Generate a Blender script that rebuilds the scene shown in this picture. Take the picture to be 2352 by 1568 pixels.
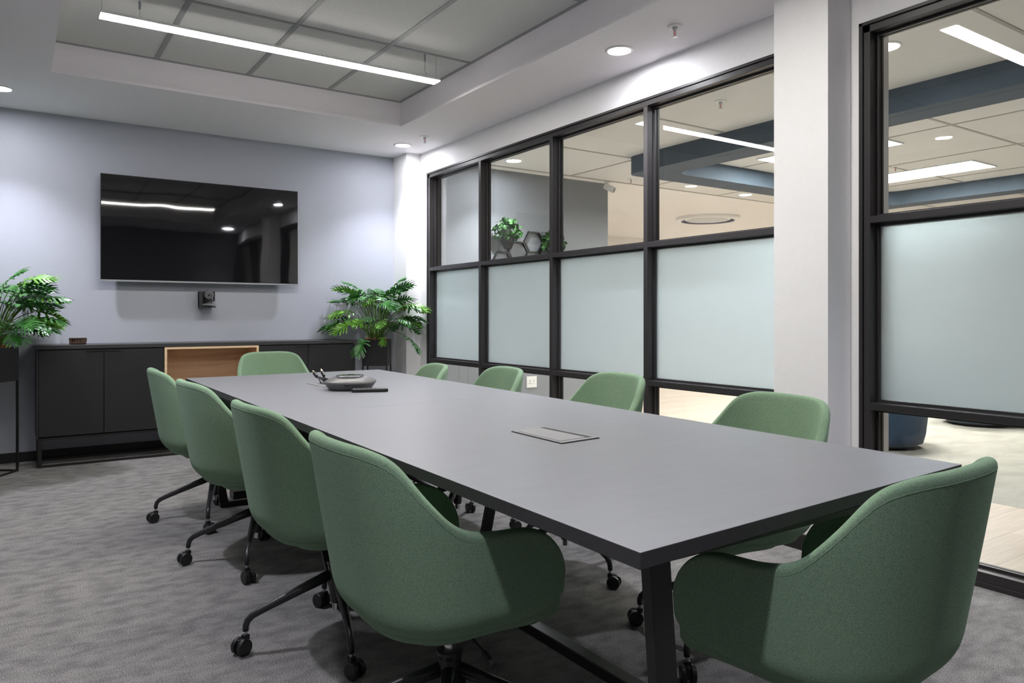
import bpy, bmesh, math, random
from mathutils import Vector, Matrix
random.seed(7)
for o in list(bpy.data.objects): bpy.data.objects.remove(o)
sc = bpy.context.scene
COL = sc.collection
PI = math.pi

# ------------------------------------------------------------------ camera
YAW = 34.007
cam = bpy.data.cameras.new('camera'); camo = bpy.data.objects.new('camera', cam); COL.objects.link(camo)
camo.location = (0, 0, 1.1)
camo.rotation_euler = (math.radians(90), 0, math.radians(-YAW))
cam.sensor_width = 36; cam.lens = 36 * 1703 / 2352; cam.shift_y = -58 / 2352; cam.clip_start = 0.03
sc.camera = camo
CV = (math.sin(math.radians(YAW)), math.cos(math.radians(YAW)))

# ------------------------------------------------------------------ world + exposure
w = bpy.data.worlds.new('world'); sc.world = w; w.use_nodes = True
w.node_tree.nodes['Background'].inputs[0].default_value = (0.75, 0.82, 1, 1)
w.node_tree.nodes['Background'].inputs[1].default_value = 0.25
sc.view_settings.view_transform = 'Standard'; sc.view_settings.look = 'None'
sc.view_settings.gamma = 1; sc.view_settings.use_curve_mapping = False
EXPOSURE = 2.4
sc.view_settings.exposure = EXPOSURE
L_DOWN = 26; L_PEND = 15.0; L_DISC = 40; L_PANEL = 14; L_CDOWN = 28
C_DOWN = (0.88, 0.87, 1.0); C_PEND = (1.0, 0.955, 0.90); C_CORR = (0.98, 0.99, 1.0)

# ------------------------------------------------------------------ materials
MATS = {}
def mat(name, col=(.5,.5,.5), rough=.5, metal=0, spec=.5, emit=None, estr=0, coat=0, sheen=0):
    m = bpy.data.materials.new(name); m.use_nodes = True
    b = m.node_tree.nodes['Principled BSDF']
    b.inputs['Base Color'].default_value = (*col, 1); b.inputs['Roughness'].default_value = rough
    b.inputs['Metallic'].default_value = metal; b.inputs['Specular IOR Level'].default_value = spec
    b.inputs['Coat Weight'].default_value = coat; b.inputs['Sheen Weight'].default_value = sheen
    if emit: b.inputs['Emission Color'].default_value = (*emit, 1); b.inputs['Emission Strength'].default_value = estr
    MATS[name] = m; return m
def nn(m, t, **kw):
    n = m.node_tree.nodes.new(t)
    for k, v in kw.items():
        if k in n.inputs: n.inputs[k].default_value = v
        else: setattr(n, k, v)
    return n
def lk(m, a, b): m.node_tree.links.new(a, b)
def noise_mat(name, c1, c2, scale, rough=.9, bump=0, bscale=None, detail=4, c3=None, scale2=3, stretch=(1,1,1), sheen=0, lo=.3, hi=.7, spec=.3, bdist=.002, amt2=.5):
    m = mat(name, c1, rough, spec=spec, sheen=sheen); b = m.node_tree.nodes['Principled BSDF']
    tc = nn(m, 'ShaderNodeTexCoord'); mp = nn(m, 'ShaderNodeMapping'); mp.inputs['Scale'].default_value = stretch
    lk(m, tc.outputs['Object'], mp.inputs['Vector'])
    n = nn(m, 'ShaderNodeTexNoise'); n.inputs['Scale'].default_value = scale; n.inputs['Detail'].default_value = detail
    n.inputs['Roughness'].default_value = .65
    lk(m, mp.outputs[0], n.inputs['Vector'])
    r = nn(m, 'ShaderNodeValToRGB'); r.color_ramp.elements[0].position = lo; r.color_ramp.elements[1].position = hi
    r.color_ramp.elements[0].color = (*c1, 1); r.color_ramp.elements[1].color = (*c2, 1)
    lk(m, n.outputs['Fac'], r.inputs['Fac']); out = r.outputs['Color']
    if c3:
        n2 = nn(m, 'ShaderNodeTexNoise'); n2.inputs['Scale'].default_value = scale2; n2.inputs['Detail'].default_value = 3
        lk(m, mp.outputs[0], n2.inputs['Vector'])
        mr = nn(m, 'ShaderNodeMapRange'); mr.inputs[1].default_value = .4; mr.inputs[2].default_value = .65; mr.inputs[4].default_value = amt2
        lk(m, n2.outputs['Fac'], mr.inputs[0])
        mx = nn(m, 'ShaderNodeMix', data_type='RGBA', blend_type='MULTIPLY'); lk(m, mr.outputs[0], mx.inputs[0])
        lk(m, out, mx.inputs[6]); mx.inputs[7].default_value = (*c3, 1); out = mx.outputs[2]
    lk(m, out, b.inputs['Base Color'])
    if bump:
        nb = n
        if bscale:
            nb = nn(m, 'ShaderNodeTexNoise'); nb.inputs['Scale'].default_value = bscale; nb.inputs['Detail'].default_value = 3
            lk(m, mp.outputs[0], nb.inputs['Vector'])
        bp = nn(m, 'ShaderNodeBump'); bp.inputs['Strength'].default_value = bump; bp.inputs['Distance'].default_value = bdist
        lk(m, nb.outputs['Fac'], bp.inputs['Height']); lk(m, bp.outputs[0], b.inputs['Normal'])
    return m

m_wallgrey = noise_mat('paint_blue_grey', (.40,.42,.475), (.41,.43,.485), 40, rough=.55, bump=.03, bscale=250)
m_white = noise_mat('paint_white', (.86,.855,.86), (.88,.875,.88), 30, rough=.6, bump=.03, bscale=250)
m_ceil = noise_mat('plaster_ceiling', (.84,.805,.84), (.86,.825,.86), 30, rough=.8)
m_tray = noise_mat('tray_plaster', (.43,.43,.44), (.45,.45,.46), 30, rough=.8)
m_tile = noise_mat('acoustic_tile', (.56,.56,.55), (.68,.68,.67), 160, rough=.95, bump=.25, bscale=220)
m_ctile = noise_mat('corridor_tile', (.72,.715,.695), (.79,.785,.765), 130, rough=.95, bump=.2, bscale=200)
m_grid = mat('ceiling_grid_paint', (.30,.305,.305), .5)
m_beige = noise_mat('paint_beige', (.86,.845,.82), (.88,.865,.84), 20, rough=.8)
m_carpet = noise_mat('carpet_grey', (.125,.120,.114), (.45,.435,.42), 260, rough=1, bump=.9, bscale=330, c3=(.66,.66,.67), scale2=11, stretch=(1,1.7,1), lo=.40, hi=.60, detail=2, spec=.1, bdist=.006, amt2=.9)
m_ccarpet = noise_mat('carpet_beige', (.34,.325,.285), (.50,.48,.43), 120, rough=1, bump=.6, bscale=200, c3=(.7,.7,.7), scale2=3, stretch=(1,2,1), spec=.1)
m_skirt = mat('skirting_black', (.012,.011,.011), .45)
m_frame = mat('window_frame_charcoal', (.026,.024,.025), .38, spec=.5)
m_black = noise_mat('cabinet_black', (.014,.014,.0155), (.018,.018,.020), 60, rough=.5, spec=.4)
m_cabtop = noise_mat('cabinet_top_black', (.040,.040,.042), (.048,.048,.050), 60, rough=.34, spec=.5)
m_metalb = mat('black_metal', (.009,.0085,.008), .42, spec=.5)
m_table = noise_mat('table_laminate', (.176,.182,.196), (.190,.197,.212), 7, rough=.42, spec=.5, stretch=(1,5,1))
m_tedge = noise_mat('table_edge_dark', (.040,.038,.040), (.050,.047,.049), 60, rough=.5)
m_module = mat('module_grey', (.23,.23,.235), .45)
m_plastic = mat('black_plastic', (.012,.012,.013), .38)
m_rubber = mat('dark_rubber', (.02,.02,.02), .7)
m_chrome = mat('chrome', (.62,.62,.63), .16, metal=1)
m_legm = mat('leg_coated_metal', (.020,.019,.021), .33, spec=.55)
m_phone = mat('phone_grey', (.12,.118,.118), .4)
m_phonetop = mat('phone_glossy_black', (.02,.02,.022), .08, coat=.6)
m_whitepl = mat('white_plastic', (.80,.80,.79), .35)
m_silver = mat('silver_trim', (.45,.46,.49), .28, metal=.8)
m_gold = mat('connector_metal', (.65,.55,.38), .3, metal=1)
m_red = mat('red_bulb', (.6,.03,.02), .2)
m_leaf = noise_mat('leaf_green', (.020,.105,.024), (.070,.25,.045), 9, rough=.36, spec=.6)
m_leafl = noise_mat('leaf_light', (.09,.27,.02), (.17,.40,.05), 9, rough=.35, spec=.5)
m_stem = noise_mat('stem_green', (.05,.11,.02), (.10,.19,.04), 20, rough=.5)
m_ivy = noise_mat('ivy_green', (.015,.07,.02), (.075,.19,.05), 14, rough=.45)
m_bark = noise_mat('bark_chips', (.16,.06,.03), (.42,.20,.11), 60, rough=.95, bump=.5)
m_trink = noise_mat('carved_wood_dark', (.02,.012,.009), (.12,.07,.05), 150, rough=.7, bump=.8)
m_blue = noise_mat('blue_wool', (.016,.036,.075), (.045,.085,.15), 300, rough=.95, bump=.5, sheen=.3)
m_raft = noise_mat('raft_blue_grey', (.070,.098,.13), (.085,.115,.15), 5, rough=.7)
m_raftb = m_raft

# green wool with a melange of darker threads
m_green = mat('green_wool', (.15,.27,.17), .95, spec=.12, sheen=.12)
def _green(m):
    b = m.node_tree.nodes['Principled BSDF']
    b.inputs['Sheen Roughness'].default_value = .5; b.inputs['Sheen Tint'].default_value = (.7,.95,.75,1)
    tc = nn(m, 'ShaderNodeTexCoord'); mp = nn(m, 'ShaderNodeMapping'); mp.inputs['Scale'].default_value = (1,1,.42)
    lk(m, tc.outputs['Object'], mp.inputs['Vector'])
    n = nn(m, 'ShaderNodeTexNoise'); n.inputs['Scale'].default_value = 1000; n.inputs['Detail'].default_value = 3
    lk(m, mp.outputs[0], n.inputs['Vector'])
    r = nn(m, 'ShaderNodeValToRGB'); e = r.color_ramp.elements
    e[0].position = .34; e[0].color = (.095,.155,.098,1); e[1].position = .62; e[1].color = (.245,.36,.24,1)
    e.new(.45).color = (.185,.28,.182,1)
    lk(m, n.outputs['Fac'], r.inputs['Fac']); lk(m, r.outputs['Color'], b.inputs['Base Color'])
    bp = nn(m, 'ShaderNodeBump'); bp.inputs['Strength'].default_value = .5; bp.inputs['Distance'].default_value = .0015
    lk(m, n.outputs['Fac'], bp.inputs['Height']); lk(m, bp.outputs[0], b.inputs['Normal'])
_green(m_green)

def wood_mat(name, c1, c2, axis='X', plank=None, sc_=6, rough=.45):
    m = mat(name, c1, rough); b = m.node_tree.nodes['Principled BSDF']
    tc = nn(m, 'ShaderNodeTexCoord'); mp = nn(m, 'ShaderNodeMapping')
    s = {'X': (.6, 9, 9), 'Y': (9, .6, 9), 'Z': (9, 9, .6)}[axis]; mp.inputs['Scale'].default_value = s
    lk(m, tc.outputs['Object'], mp.inputs['Vector'])
    n = nn(m, 'ShaderNodeTexNoise'); n.inputs['Scale'].default_value = sc_; n.inputs['Detail'].default_value = 6; n.inputs['Distortion'].default_value = .6
    lk(m, mp.outputs[0], n.inputs['Vector'])
    r = nn(m, 'ShaderNodeValToRGB'); e = r.color_ramp.elements; e[0].position = .3; e[1].position = .7
    e[0].color = (*c1, 1); e[1].color = (*c2, 1); lk(m, n.outputs['Fac'], r.inputs['Fac']); out = r.outputs['Color']
    if plank:
        br = nn(m, 'ShaderNodeTexBrick'); br.inputs['Scale'].default_value = 1
        br.inputs['Brick Width'].default_value = 1.2; br.inputs['Row Height'].default_value = .19; br.inputs['Mortar Size'].default_value = .002
        br.inputs['Color1'].default_value = (1,1,1,1); br.inputs['Color2'].default_value = (.86,.86,.86,1); br.inputs['Mortar'].default_value = (.55,.55,.55,1)
        lk(m, tc.outputs['Object'], br.inputs['Vector'])
        mx = nn(m, 'ShaderNodeMix', data_type='RGBA', blend_type='MULTIPLY'); mx.inputs[0].default_value = 1
        lk(m, out, mx.inputs[6]); lk(m, br.outputs['Color'], mx.inputs[7]); out = mx.outputs[2]
    lk(m, out, b.inputs['Base Color']); return m
m_oak = wood_mat('oak_edge', (.72,.52,.31), (.82,.62,.39), 'X')
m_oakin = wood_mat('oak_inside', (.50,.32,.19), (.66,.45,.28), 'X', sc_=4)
m_floorw = wood_mat('corridor_wood_floor', (.52,.43,.35), (.62,.52,.43), 'X', plank=True)

def emis(name, col, s):
    m = bpy.data.materials.new(name); m.use_nodes = True; nt = m.node_tree; nt.nodes.clear()
    e = nt.nodes.new('ShaderNodeEmission'); e.inputs[0].default_value = (*col, 1); e.inputs[1].default_value = s
    o = nt.nodes.new('ShaderNodeOutputMaterial'); nt.links.new(e.outputs[0], o.inputs[0]); return m
m_pend = emis('pendant_diffuser', C_PEND, L_PEND)
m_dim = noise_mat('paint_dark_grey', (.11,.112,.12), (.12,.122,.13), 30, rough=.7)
m_disc = emis('downlight_lens', (.95,.95,1), L_DISC)
m_panel = emis('panel_diffuser', (1,.97,.92), L_PANEL)

m_glass = bpy.data.materials.new('clear_glass'); m_glass.use_nodes = True
def _glass(m):
    nt = m.node_tree; nt.nodes.clear()
    t = nt.nodes.new('ShaderNodeBsdfTransparent'); t.inputs[0].default_value = (.95,.97,.965,1)
    g = nt.nodes.new('ShaderNodeBsdfGlossy'); g.inputs['Roughness'].default_value = 0.0
    lw = nt.nodes.new('ShaderNodeLayerWeight'); lw.inputs[0].default_value = .5
    pw = nt.nodes.new('ShaderNodeMath'); pw.operation = 'POWER'; pw.inputs[1].default_value = 5; nt.links.new(lw.outputs['Facing'], pw.inputs[0])
    f = nt.nodes.new('ShaderNodeMath'); f.operation = 'MULTIPLY_ADD'; f.inputs[1].default_value = .9; f.inputs[2].default_value = .03; nt.links.new(pw.outputs[0], f.inputs[0])
    x = nt.nodes.new('ShaderNodeMixShader'); o = nt.nodes.new('ShaderNodeOutputMaterial')
    nt.links.new(f.outputs[0], x.inputs[0]); nt.links.new(t.outputs[0], x.inputs[1]); nt.links.new(g.outputs[0], x.inputs[2]); nt.links.new(x.outputs[0], o.inputs[0])
_glass(m_glass)
m_frost = bpy.data.materials.new('frosted_glass'); m_frost.use_nodes = True
def _frost(m):
    nt = m.node_tree; nt.nodes.clear()
    d = nt.nodes.new('ShaderNodeBsdfDiffuse'); d.inputs[0].default_value = (.51,.55,.565,1)
    t = nt.nodes.new('ShaderNodeBsdfTranslucent'); t.inputs[0].default_value = (.80,.87,.91,1)
    r = nt.nodes.new('ShaderNodeBsdfRefraction'); r.inputs['Roughness'].default_value = .55; r.inputs['IOR'].default_value = 1.25; r.inputs[0].default_value = (.80,.90,.93,1)
    g = nt.nodes.new('ShaderNodeBsdfGlossy'); g.inputs['Roughness'].default_value = .35
    a = nt.nodes.new('ShaderNodeMixShader'); a.inputs[0].default_value = .5
    b = nt.nodes.new('ShaderNodeMixShader'); b.inputs[0].default_value = .5
    c = nt.nodes.new('ShaderNodeMixShader'); c.inputs[0].default_value = .05
    o = nt.nodes.new('ShaderNodeOutputMaterial')
    nt.links.new(d.outputs[0], a.inputs[1]); nt.links.new(t.outputs[0], a.inputs[2])
    nt.links.new(a.outputs[0], b.inputs[1]); nt.links.new(r.outputs[0], b.inputs[2])
    nt.links.new(b.outputs[0], c.inputs[1]); nt.links.new(g.outputs[0], c.inputs[2]); nt.links.new(c.outputs[0], o.inputs[0])
_frost(m_frost)
m_tv = mat('tv_screen_gloss', (.005,.005,.006), .03, spec=.7)
def _tv(m):
    b = m.node_tree.nodes['Principled BSDF']; tc = nn(m, 'ShaderNodeTexCoord')
    n = nn(m, 'ShaderNodeTexNoise'); n.inputs['Scale'].default_value = 3.2; n.inputs['Detail'].default_value = 0
    mp = nn(m, 'ShaderNodeMapping'); mp.inputs['Scale'].default_value = (1.6, 1, .7)
    lk(m, tc.outputs['Object'], mp.inputs['Vector']); lk(m, mp.outputs[0], n.inputs['Vector'])
    bp = nn(m, 'ShaderNodeBump'); bp.inputs['Strength'].default_value = .2; bp.inputs['Distance'].default_value = .006
    lk(m, n.outputs['Fac'], bp.inputs['Height']); lk(m, bp.outputs[0], b.inputs['Normal'])
_tv(m_tv)

# ------------------------------------------------------------------ mesh helpers
def obj(name, bm, m, parent=None, smooth=False, kind=None, loc=None, bevel=0, seg=2):
    me = bpy.data.meshes.new(name)
    bmesh.ops.recalc_face_normals(bm, faces=bm.faces)
    bm.to_mesh(me); bm.free()
    ms = m if isinstance(m, (list, tuple)) else [m]
    for x in ms: me.materials.append(x)
    o = bpy.data.objects.new(name, me); COL.objects.link(o)
    if smooth:
        for p in me.polygons: p.use_smooth = True
    if bevel:
        b = o.modifiers.new('bevel', 'BEVEL'); b.width = bevel; b.segments = seg; b.limit_method = 'ANGLE'; b.angle_limit = math.radians(40)
    if loc: o.location = loc
    if parent: o.parent = parent
    if kind: o['kind'] = kind
    return o
def bx(bm, x0, x1, y0, y1, z0, z1, M=None, mi=0):
    vs = [bm.verts.new((x, y, z)) for x in (x0, x1) for y in (y0, y1) for z in (z0, z1)]
    if M is not None:
        for v in vs: v.co = M @ v.co
    fs = [(0,1,3,2),(4,6,7,5),(0,4,5,1),(2,3,7,6),(0,2,6,4),(1,5,7,3)]
    for f in fs:
        ff = bm.faces.new([vs[i] for i in f]); ff.material_index = mi
    return vs
def box(name, d, m, parent=None, kind=None, bevel=0, M=None):
    bm = bmesh.new(); bx(bm, *d, M=M); return obj(name, bm, m, parent, kind=kind, bevel=bevel)
def boxes(name, ds, m, parent=None, kind=None, bevel=0):
    bm = bmesh.new()
    for d in ds: bx(bm, *d)
    return obj(name, bm, m, parent, kind=kind, bevel=bevel)
def lathe(bm, prof, n=32, M=None, caps=True, mi=0):
    rings = []
    for r, z in prof:
        rings.append([bm.verts.new((r*math.cos(2*PI*i/n), r*math.sin(2*PI*i/n), z)) for i in range(n)])
    for a, b in zip(rings, rings[1:]):
        for i in range(n):
            f = bm.faces.new((a[i], a[(i+1)%n], b[(i+1)%n], b[i])); f.material_index = mi
    if caps:
        f = bm.faces.new(rings[0][::-1]); f.material_index = mi
        f = bm.faces.new(rings[-1]); f.material_index = mi
    if M is not None:
        for r in rings:
            for v in r: v.co = M @ v.co
    return rings
def tube(bm, pts, rad, n=10, mi=0, cap=True):
    pts = [Vector(p) for p in pts]
    if not isinstance(rad, (list, tuple)): rad = [rad]*len(pts)
    rings = []; up = Vector((0,0,1)); prev = None
    for i, p in enumerate(pts):
        t = (pts[min(i+1, len(pts)-1)] - pts[max(i-1, 0)]).normalized()
        if prev is None:
            a = t.cross(up if abs(t.z) < .9 else Vector((1,0,0))).normalized()
        else:
            a = (prev - t*prev.dot(t)).normalized()
        prev = a; b = t.cross(a)
        rings.append([bm.verts.new(p + (a*math.cos(2*PI*k/n) + b*math.sin(2*PI*k/n))*rad[i]) for k in range(n)])
    for r0, r1 in zip(rings, rings[1:]):
        for k in range(n):
            f = bm.faces.new((r0[k], r0[(k+1)%n], r1[(k+1)%n], r1[k])); f.material_index = mi
    if cap:
        bm.faces.new(rings[0][::-1]).material_index = mi; bm.faces.new(rings[-1]).material_index = mi
def bez(p0, p1, p2, p3, n=10):
    out = []
    for i in range(n+1):
        t = i/n; a = (1-t)**3; b = 3*(1-t)**2*t; c = 3*(1-t)*t*t; d = t**3
        out.append(tuple(a*p0[k]+b*p1[k]+c*p2[k]+d*p3[k] for k in range(3)))
    return out
def prism(bm, poly, z0, z1, M=None, mi=0):
    a = [bm.verts.new((x, y, z0)) for x, y in poly]; b = [bm.verts.new((x, y, z1)) for x, y in poly]
    n = len(poly); bm.faces.new(a[::-1]).material_index = mi; bm.faces.new(b).material_index = mi
    for i in range(n): bm.faces.new((a[i], a[(i+1)%n], b[(i+1)%n], b[i])).material_index = mi
    if M is not None:
        for v in a+b: v.co = M @ v.co
def empty(name, label, cat, loc=(0,0,0), rz=0, group=None):
    o = bpy.data.objects.new(name, None); COL.objects.link(o); o.empty_display_size = .1
    o.location = loc; o.rotation_euler = (0,0,rz); o['label'] = label; o['category'] = cat
    if group: o['group'] = group
    return o
def tag(o, label, cat, group=None):
    o['label'] = label; o['category'] = cat
    if group: o['group'] = group
    return o
def copy_tree(o, parent=None):
    kids = [c for c in o.children]
    c = o.copy(); COL.objects.link(c); c.parent = parent
    for k in kids: copy_tree(k, c)
    return c

# ------------------------------------------------------------------ room
H = 2.66; YB = 6.72; XR = 3.27; XL = -.45; YR = -.28
box('floor', (XL-.1, XR+.12, YR-.1, YB+.1, -.06, 0), m_carpet, kind='structure')
box('wall_back', (XL-.1, XR+.02, YB, YB+.12, 0, 3.0), m_wallgrey, kind='structure')
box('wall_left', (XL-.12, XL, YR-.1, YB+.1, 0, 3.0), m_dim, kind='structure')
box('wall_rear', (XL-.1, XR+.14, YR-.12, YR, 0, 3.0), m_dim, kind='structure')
# glazed wall: plaster above the frames, and the bit next to the corner
WX0, WX1 = XR, XR+.14
boxes('wall_right', [(WX0, WX1, YR-.1, YB+.12, 2.458, 3.0), (WX0, WX1, 6.282, YB+.12, 0, 2.458), (WX0, WX1, 1.955, 2.29, 0, 2.458)], m_white, kind='structure')
boxes('wall_pier', [(3.09, 3.60, 2.0, 2.29, 0, 2.7)], m_white, kind='structure', bevel=.002)
boxes('wall_corner_pier', [(3.122, XR, 6.43, YB, 0, H+.02)], m_white, kind='structure', bevel=.002)
# ceiling with tray
TX0, TX1, TY0, TY1, TZ = .207, 2.652, .93, 5.57, 2.86
boxes('ceiling', [(XL-.1, TX0, YR-.1, YB+.05, H, H+.01), (TX1, XR+.02, YR-.1, YB+.05, H, H+.01), (TX0, TX1, TY1, YB+.05, H, H+.01), (TX0, TX1, YR-.1, TY0, H, H+.01)], m_ceil, kind='structure')
boxes('ceiling_tray_sides', [(TX0-.02, TX0, TY0-.02, TY1+.02, H+.01, TZ+.03), (TX1, TX1+.02, TY0-.02, TY1+.02, H+.01, TZ+.03), (TX0-.02, TX1+.02, TY1, TY1+.02, H+.01, TZ+.03), (TX0-.02, TX1+.02, TY0-.02, TY0, H+.01, TZ+.03)], m_ceil, kind='structure')
box('ceiling_tiles', (TX0-.02, TX1+.02, TY0-.02, TY1+.02, TZ, TZ+.04), m_tile, kind='structure')
g = []
for k in range(-1, 4):
    x = .82+.61*k
    if TX0 < x < TX1: g.append((x-.016, x+.016, TY0, TY1, TZ-.004, TZ+.01))
for k in range(-3, 2):
    y = 4.43+1.215*k
    if TY0 < y < TY1: g.append((TX0, TX1, y-.012, y+.012, TZ-.005, TZ+.01))
g += [(TX0, TX0+.02, TY0, TY1, TZ-.006, TZ+.01), (TX1-.02, TX1, TY0, TY1, TZ-.006, TZ+.01), (TX0, TX1, TY1-.02, TY1, TZ-.0065, TZ+.01), (TX0, TX1, TY0, TY0+.02, TZ-.0065, TZ+.01)]
boxes('ceiling_grid', g, m_grid, kind='structure')
# skirting
box('baseboard_back', (XL, 3.122, YB-.014, YB, 0, .075), m_skirt, kind='structure', bevel=.002)
box('baseboard_left', (XL, XL+.014, YR, YB-.014, 0, .075), m_skirt, kind='structure')
boxes('baseboard_pier', [(3.076, 3.09, 1.986, 2.30, 0, .075), (3.076, XR, 1.986, 2.0, 0, .075)], m_skirt, kind='structure')
boxes('baseboard_corner', [(3.108, 3.122, 6.416, YB-.014, 0, .075), (3.108, XR, 6.416, 6.43, 0, .075), (XR-.014, XR, 6.284, 6.416, 0, .075)], m_skirt, kind='structure')

# glazing
GX = 3.338
def window(n, y0, y1, mull, label):
    t = empty('window_%d' % n, label, 'window', (0,0,0)); t['kind'] = 'structure'
    z0, z1 = 0.0, 2.456
    b = []
    # outer flange + member (two steps)
    for a in ((y1-.018, y1, z0, z1), (y0, y0+.018, z0, z1), (y0, y1, z1-.016, z1), (y0, y1, z0, .022)):
        b.append((XR-.010, XR+.143, *a))
    for a in ((y1-.052, y1-.021, .022, z1-.019), (y0+.021, y0+.052, .022, z1-.019), (y0+.021, y1-.021, z1-.05, z1-.019), (y0+.021, y1-.021, .022, .062)):
        b.append((XR-.004, XR+.10, *a))
    boxes('window_frame', b, m_frame, t, kind='structure', bevel=.0015)
    ys = [y1-.052] + mull + [y0+.052]
    edges = []
    for m_ in mull:
        box('mullion', (XR-.004, XR+.10, m_-.0175, m_+.0175, .062, z1-.05), m_frame, t, kind='structure', bevel=.0015)
    tops = [(1.559, z1-.05, m_glass, 'glass_pane'), (.703, 1.527, m_frost, 'frosted_pane'), (.062, .670, m_glass, 'glass_pane')]
    prev = y1-.052
    seq = [m_ for m_ in mull] + [None]
    for m_ in seq:
        lo_ = (m_+.0175) if m_ else (y0+.052)
        for zr in ((1.527, 1.559), (.670, .703)):
            box('transom', (XR-.004, XR+.10, lo_, prev, *zr), m_frame, t, kind='structure', bevel=.0015)
        for za, zb, gm, nm in tops:
            box(nm, (GX-.003, GX+.003, lo_+.002, prev-.002, za+.002, zb-.002), gm, t, kind='structure')
            bm = bmesh.new(); q = .012    # glazing beads
            for yy in ((lo_, lo_+q), (prev-q, prev)):
                bx(bm, GX-.02, GX-.004, yy[0], yy[1], za, zb); bx(bm, GX+.004, GX+.02, yy[0], yy[1], za, zb)
            for zz in ((za, za+q), (zb-q, zb)):
                bx(bm, GX-.02, GX-.004, lo_+q, prev-q, zz[0], zz[1]); bx(bm, GX+.004, GX+.02, lo_+q, prev-q, zz[0], zz[1])
            obj('glazing_bead', bm, m_frame, t, kind='structure')
        prev = (m_-.0175) if m_ else None
window(1, 2.29, 6.282, [5.328, 4.334, 3.358], 'black steel framed glazing of four bays with a frosted band')
window(2, -.27, 1.954, [.80], 'black steel framed glazing nearest the camera beyond the white pier')

# ------------------------------------------------------------------ beyond the glass
CZ = 2.68; CX1, CY0, CY1 = 15.0, -4.0, 11.0
boxes('floor_corridor_wood', [(XR+.12, 4.80, CY0, CY1, -.055, -.001), (4.80, CX1, 5.1, CY1, -.055, -.001)], m_floorw, kind='structure')
box('floor_corridor_carpet', (4.80, CX1, CY0, 5.1, -.055, 0), m_ccarpet, kind='structure')
m_cgrey = noise_mat('corridor_paint_grey', (.25,.262,.285), (.26,.272,.295), 40, rough=.6)
box('wall_corridor_grey', (3.63, 5.9, 6.70, 6.95, 0, 3.0), m_cgrey, kind='structure')
box('wall_corridor_pier', (WX1, 3.63, 6.66, 6.95, 0, 3.0), m_white, kind='structure')
box('wall_corridor_far', (5.9, CX1, CY1, CY1+.1, 0, 3.0), m_beige, kind='structure')
box('wall_corridor_side', (5.8, 5.9, 6.95, CY1, 0, 3.0), m_beige, kind='structure')
box('wall_corridor_end', (CX1, CX1+.1, CY0, CY1, 0, 3.0), m_beige, kind='structure')
box('wall_corridor_near', (WX0, CX1, CY0-.1, CY0, 0, 3.0), m_beige, kind='structure')
box('wall_corridor_return', (WX0, WX1, CY0, YR-.12, 0, 3.0), m_white, kind='structure')
box('ceiling_corridor', (WX1, CX1, CY0, 6.55, CZ, CZ+.06), m_ctile, kind='structure')
box('ceiling_corridor_plaster', (WX1, CX1, 6.55, CY1, CZ-.002, CZ+.06), m_beige, kind='structure')
m_cgrid = mat('corridor_grid_paint', (.40,.39,.36), .5)
g = []
x = 4.6-.61*1
while x < CX1:
    g.append((x-.012, x+.012, CY0, 6.55, CZ-.004, CZ+.01)); x += 1.22
y = 1.83-1.215*4
while y < 6.5:
    for k in range(9):
        g.append((3.42, CX1, y-.012, y+.012, CZ-.0045, CZ+.01)) if k == 0 else None
    y += 1.215
g.append((WX1, CX1, 6.53, 6.56, CZ-.006, CZ+.01))
boxes('ceiling_corridor_grid', g, m_cgrid, kind='structure')
# rounded ring bulkhead
def rrect(x0, x1, y0, y1, r, n=8):
    out = []
    for cx_, cy_, a0 in ((x1-r, y1-r, 0), (x0+r, y1-r, 90), (x0+r, y0+r, 180), (x1-r, y0+r, 270)):
        for i in range(n+1):
            a = math.radians(a0+90*i/n); out.append((cx_+r*math.cos(a), cy_+r*math.sin(a)))
    return out
bm = bmesh.new()
o_ = rrect(5.08, 9.6, -1.2, 5.50, .13); i_ = rrect(5.42, 9.29, -.89, 5.17, .18)
V = [[bm.verts.new((x, y, z)) for x, y in p] for p, z in ((o_, 2.51), (o_, CZ), (i_, CZ), (i_, 2.51))]
n = len(o_)
for k in range(n):
    j = (k+1) % n
    for a, b in ((0,1), (1,2), (2,3), (3,0)): bm.faces.new((V[a][k], V[a][j], V[b][j], V[b][k]))
o = obj('ceiling_ring', bm, m_raft, kind='structure')

# ceiling light panels inside the ring, plus one added fill panel outside it
def panel(x0, x1, y0, y1, label):
    t = empty('light_panel', label, 'ceiling light', ((x0+x1)/2, (y0+y1)/2, CZ), group='square edged light panels in the far ceiling')
    a, b = (x1-x0)/2, (y1-y0)/2
    boxes('frame', [(-a, a, -b, -b+.015, -.012, 0), (-a, a, b-.015, b, -.012, 0), (-a, -a+.015, -b+.015, b-.015, -.012, 0), (a-.015, a, -b+.015, b-.015, -.012, 0)], m_whitepl, t)
    box('diffuser', (-a+.015, a-.015, -b+.015, b-.015, -.008, -.001), m_panel, t)
panel(8.03, 8.58, 3.60, 4.80, 'long lit ceiling panel farther inside the blue ring')
panel(6.19, 6.74, 3.60, 4.80, 'lit ceiling panel nearer, inside the blue ring')
panel(12.6, 13.2, 8.2, 9.4, 'added fill light panel for the far beige ceiling, unseen behind the white pier')  # added unseen panel, only brightens the beige area at the far end

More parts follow.
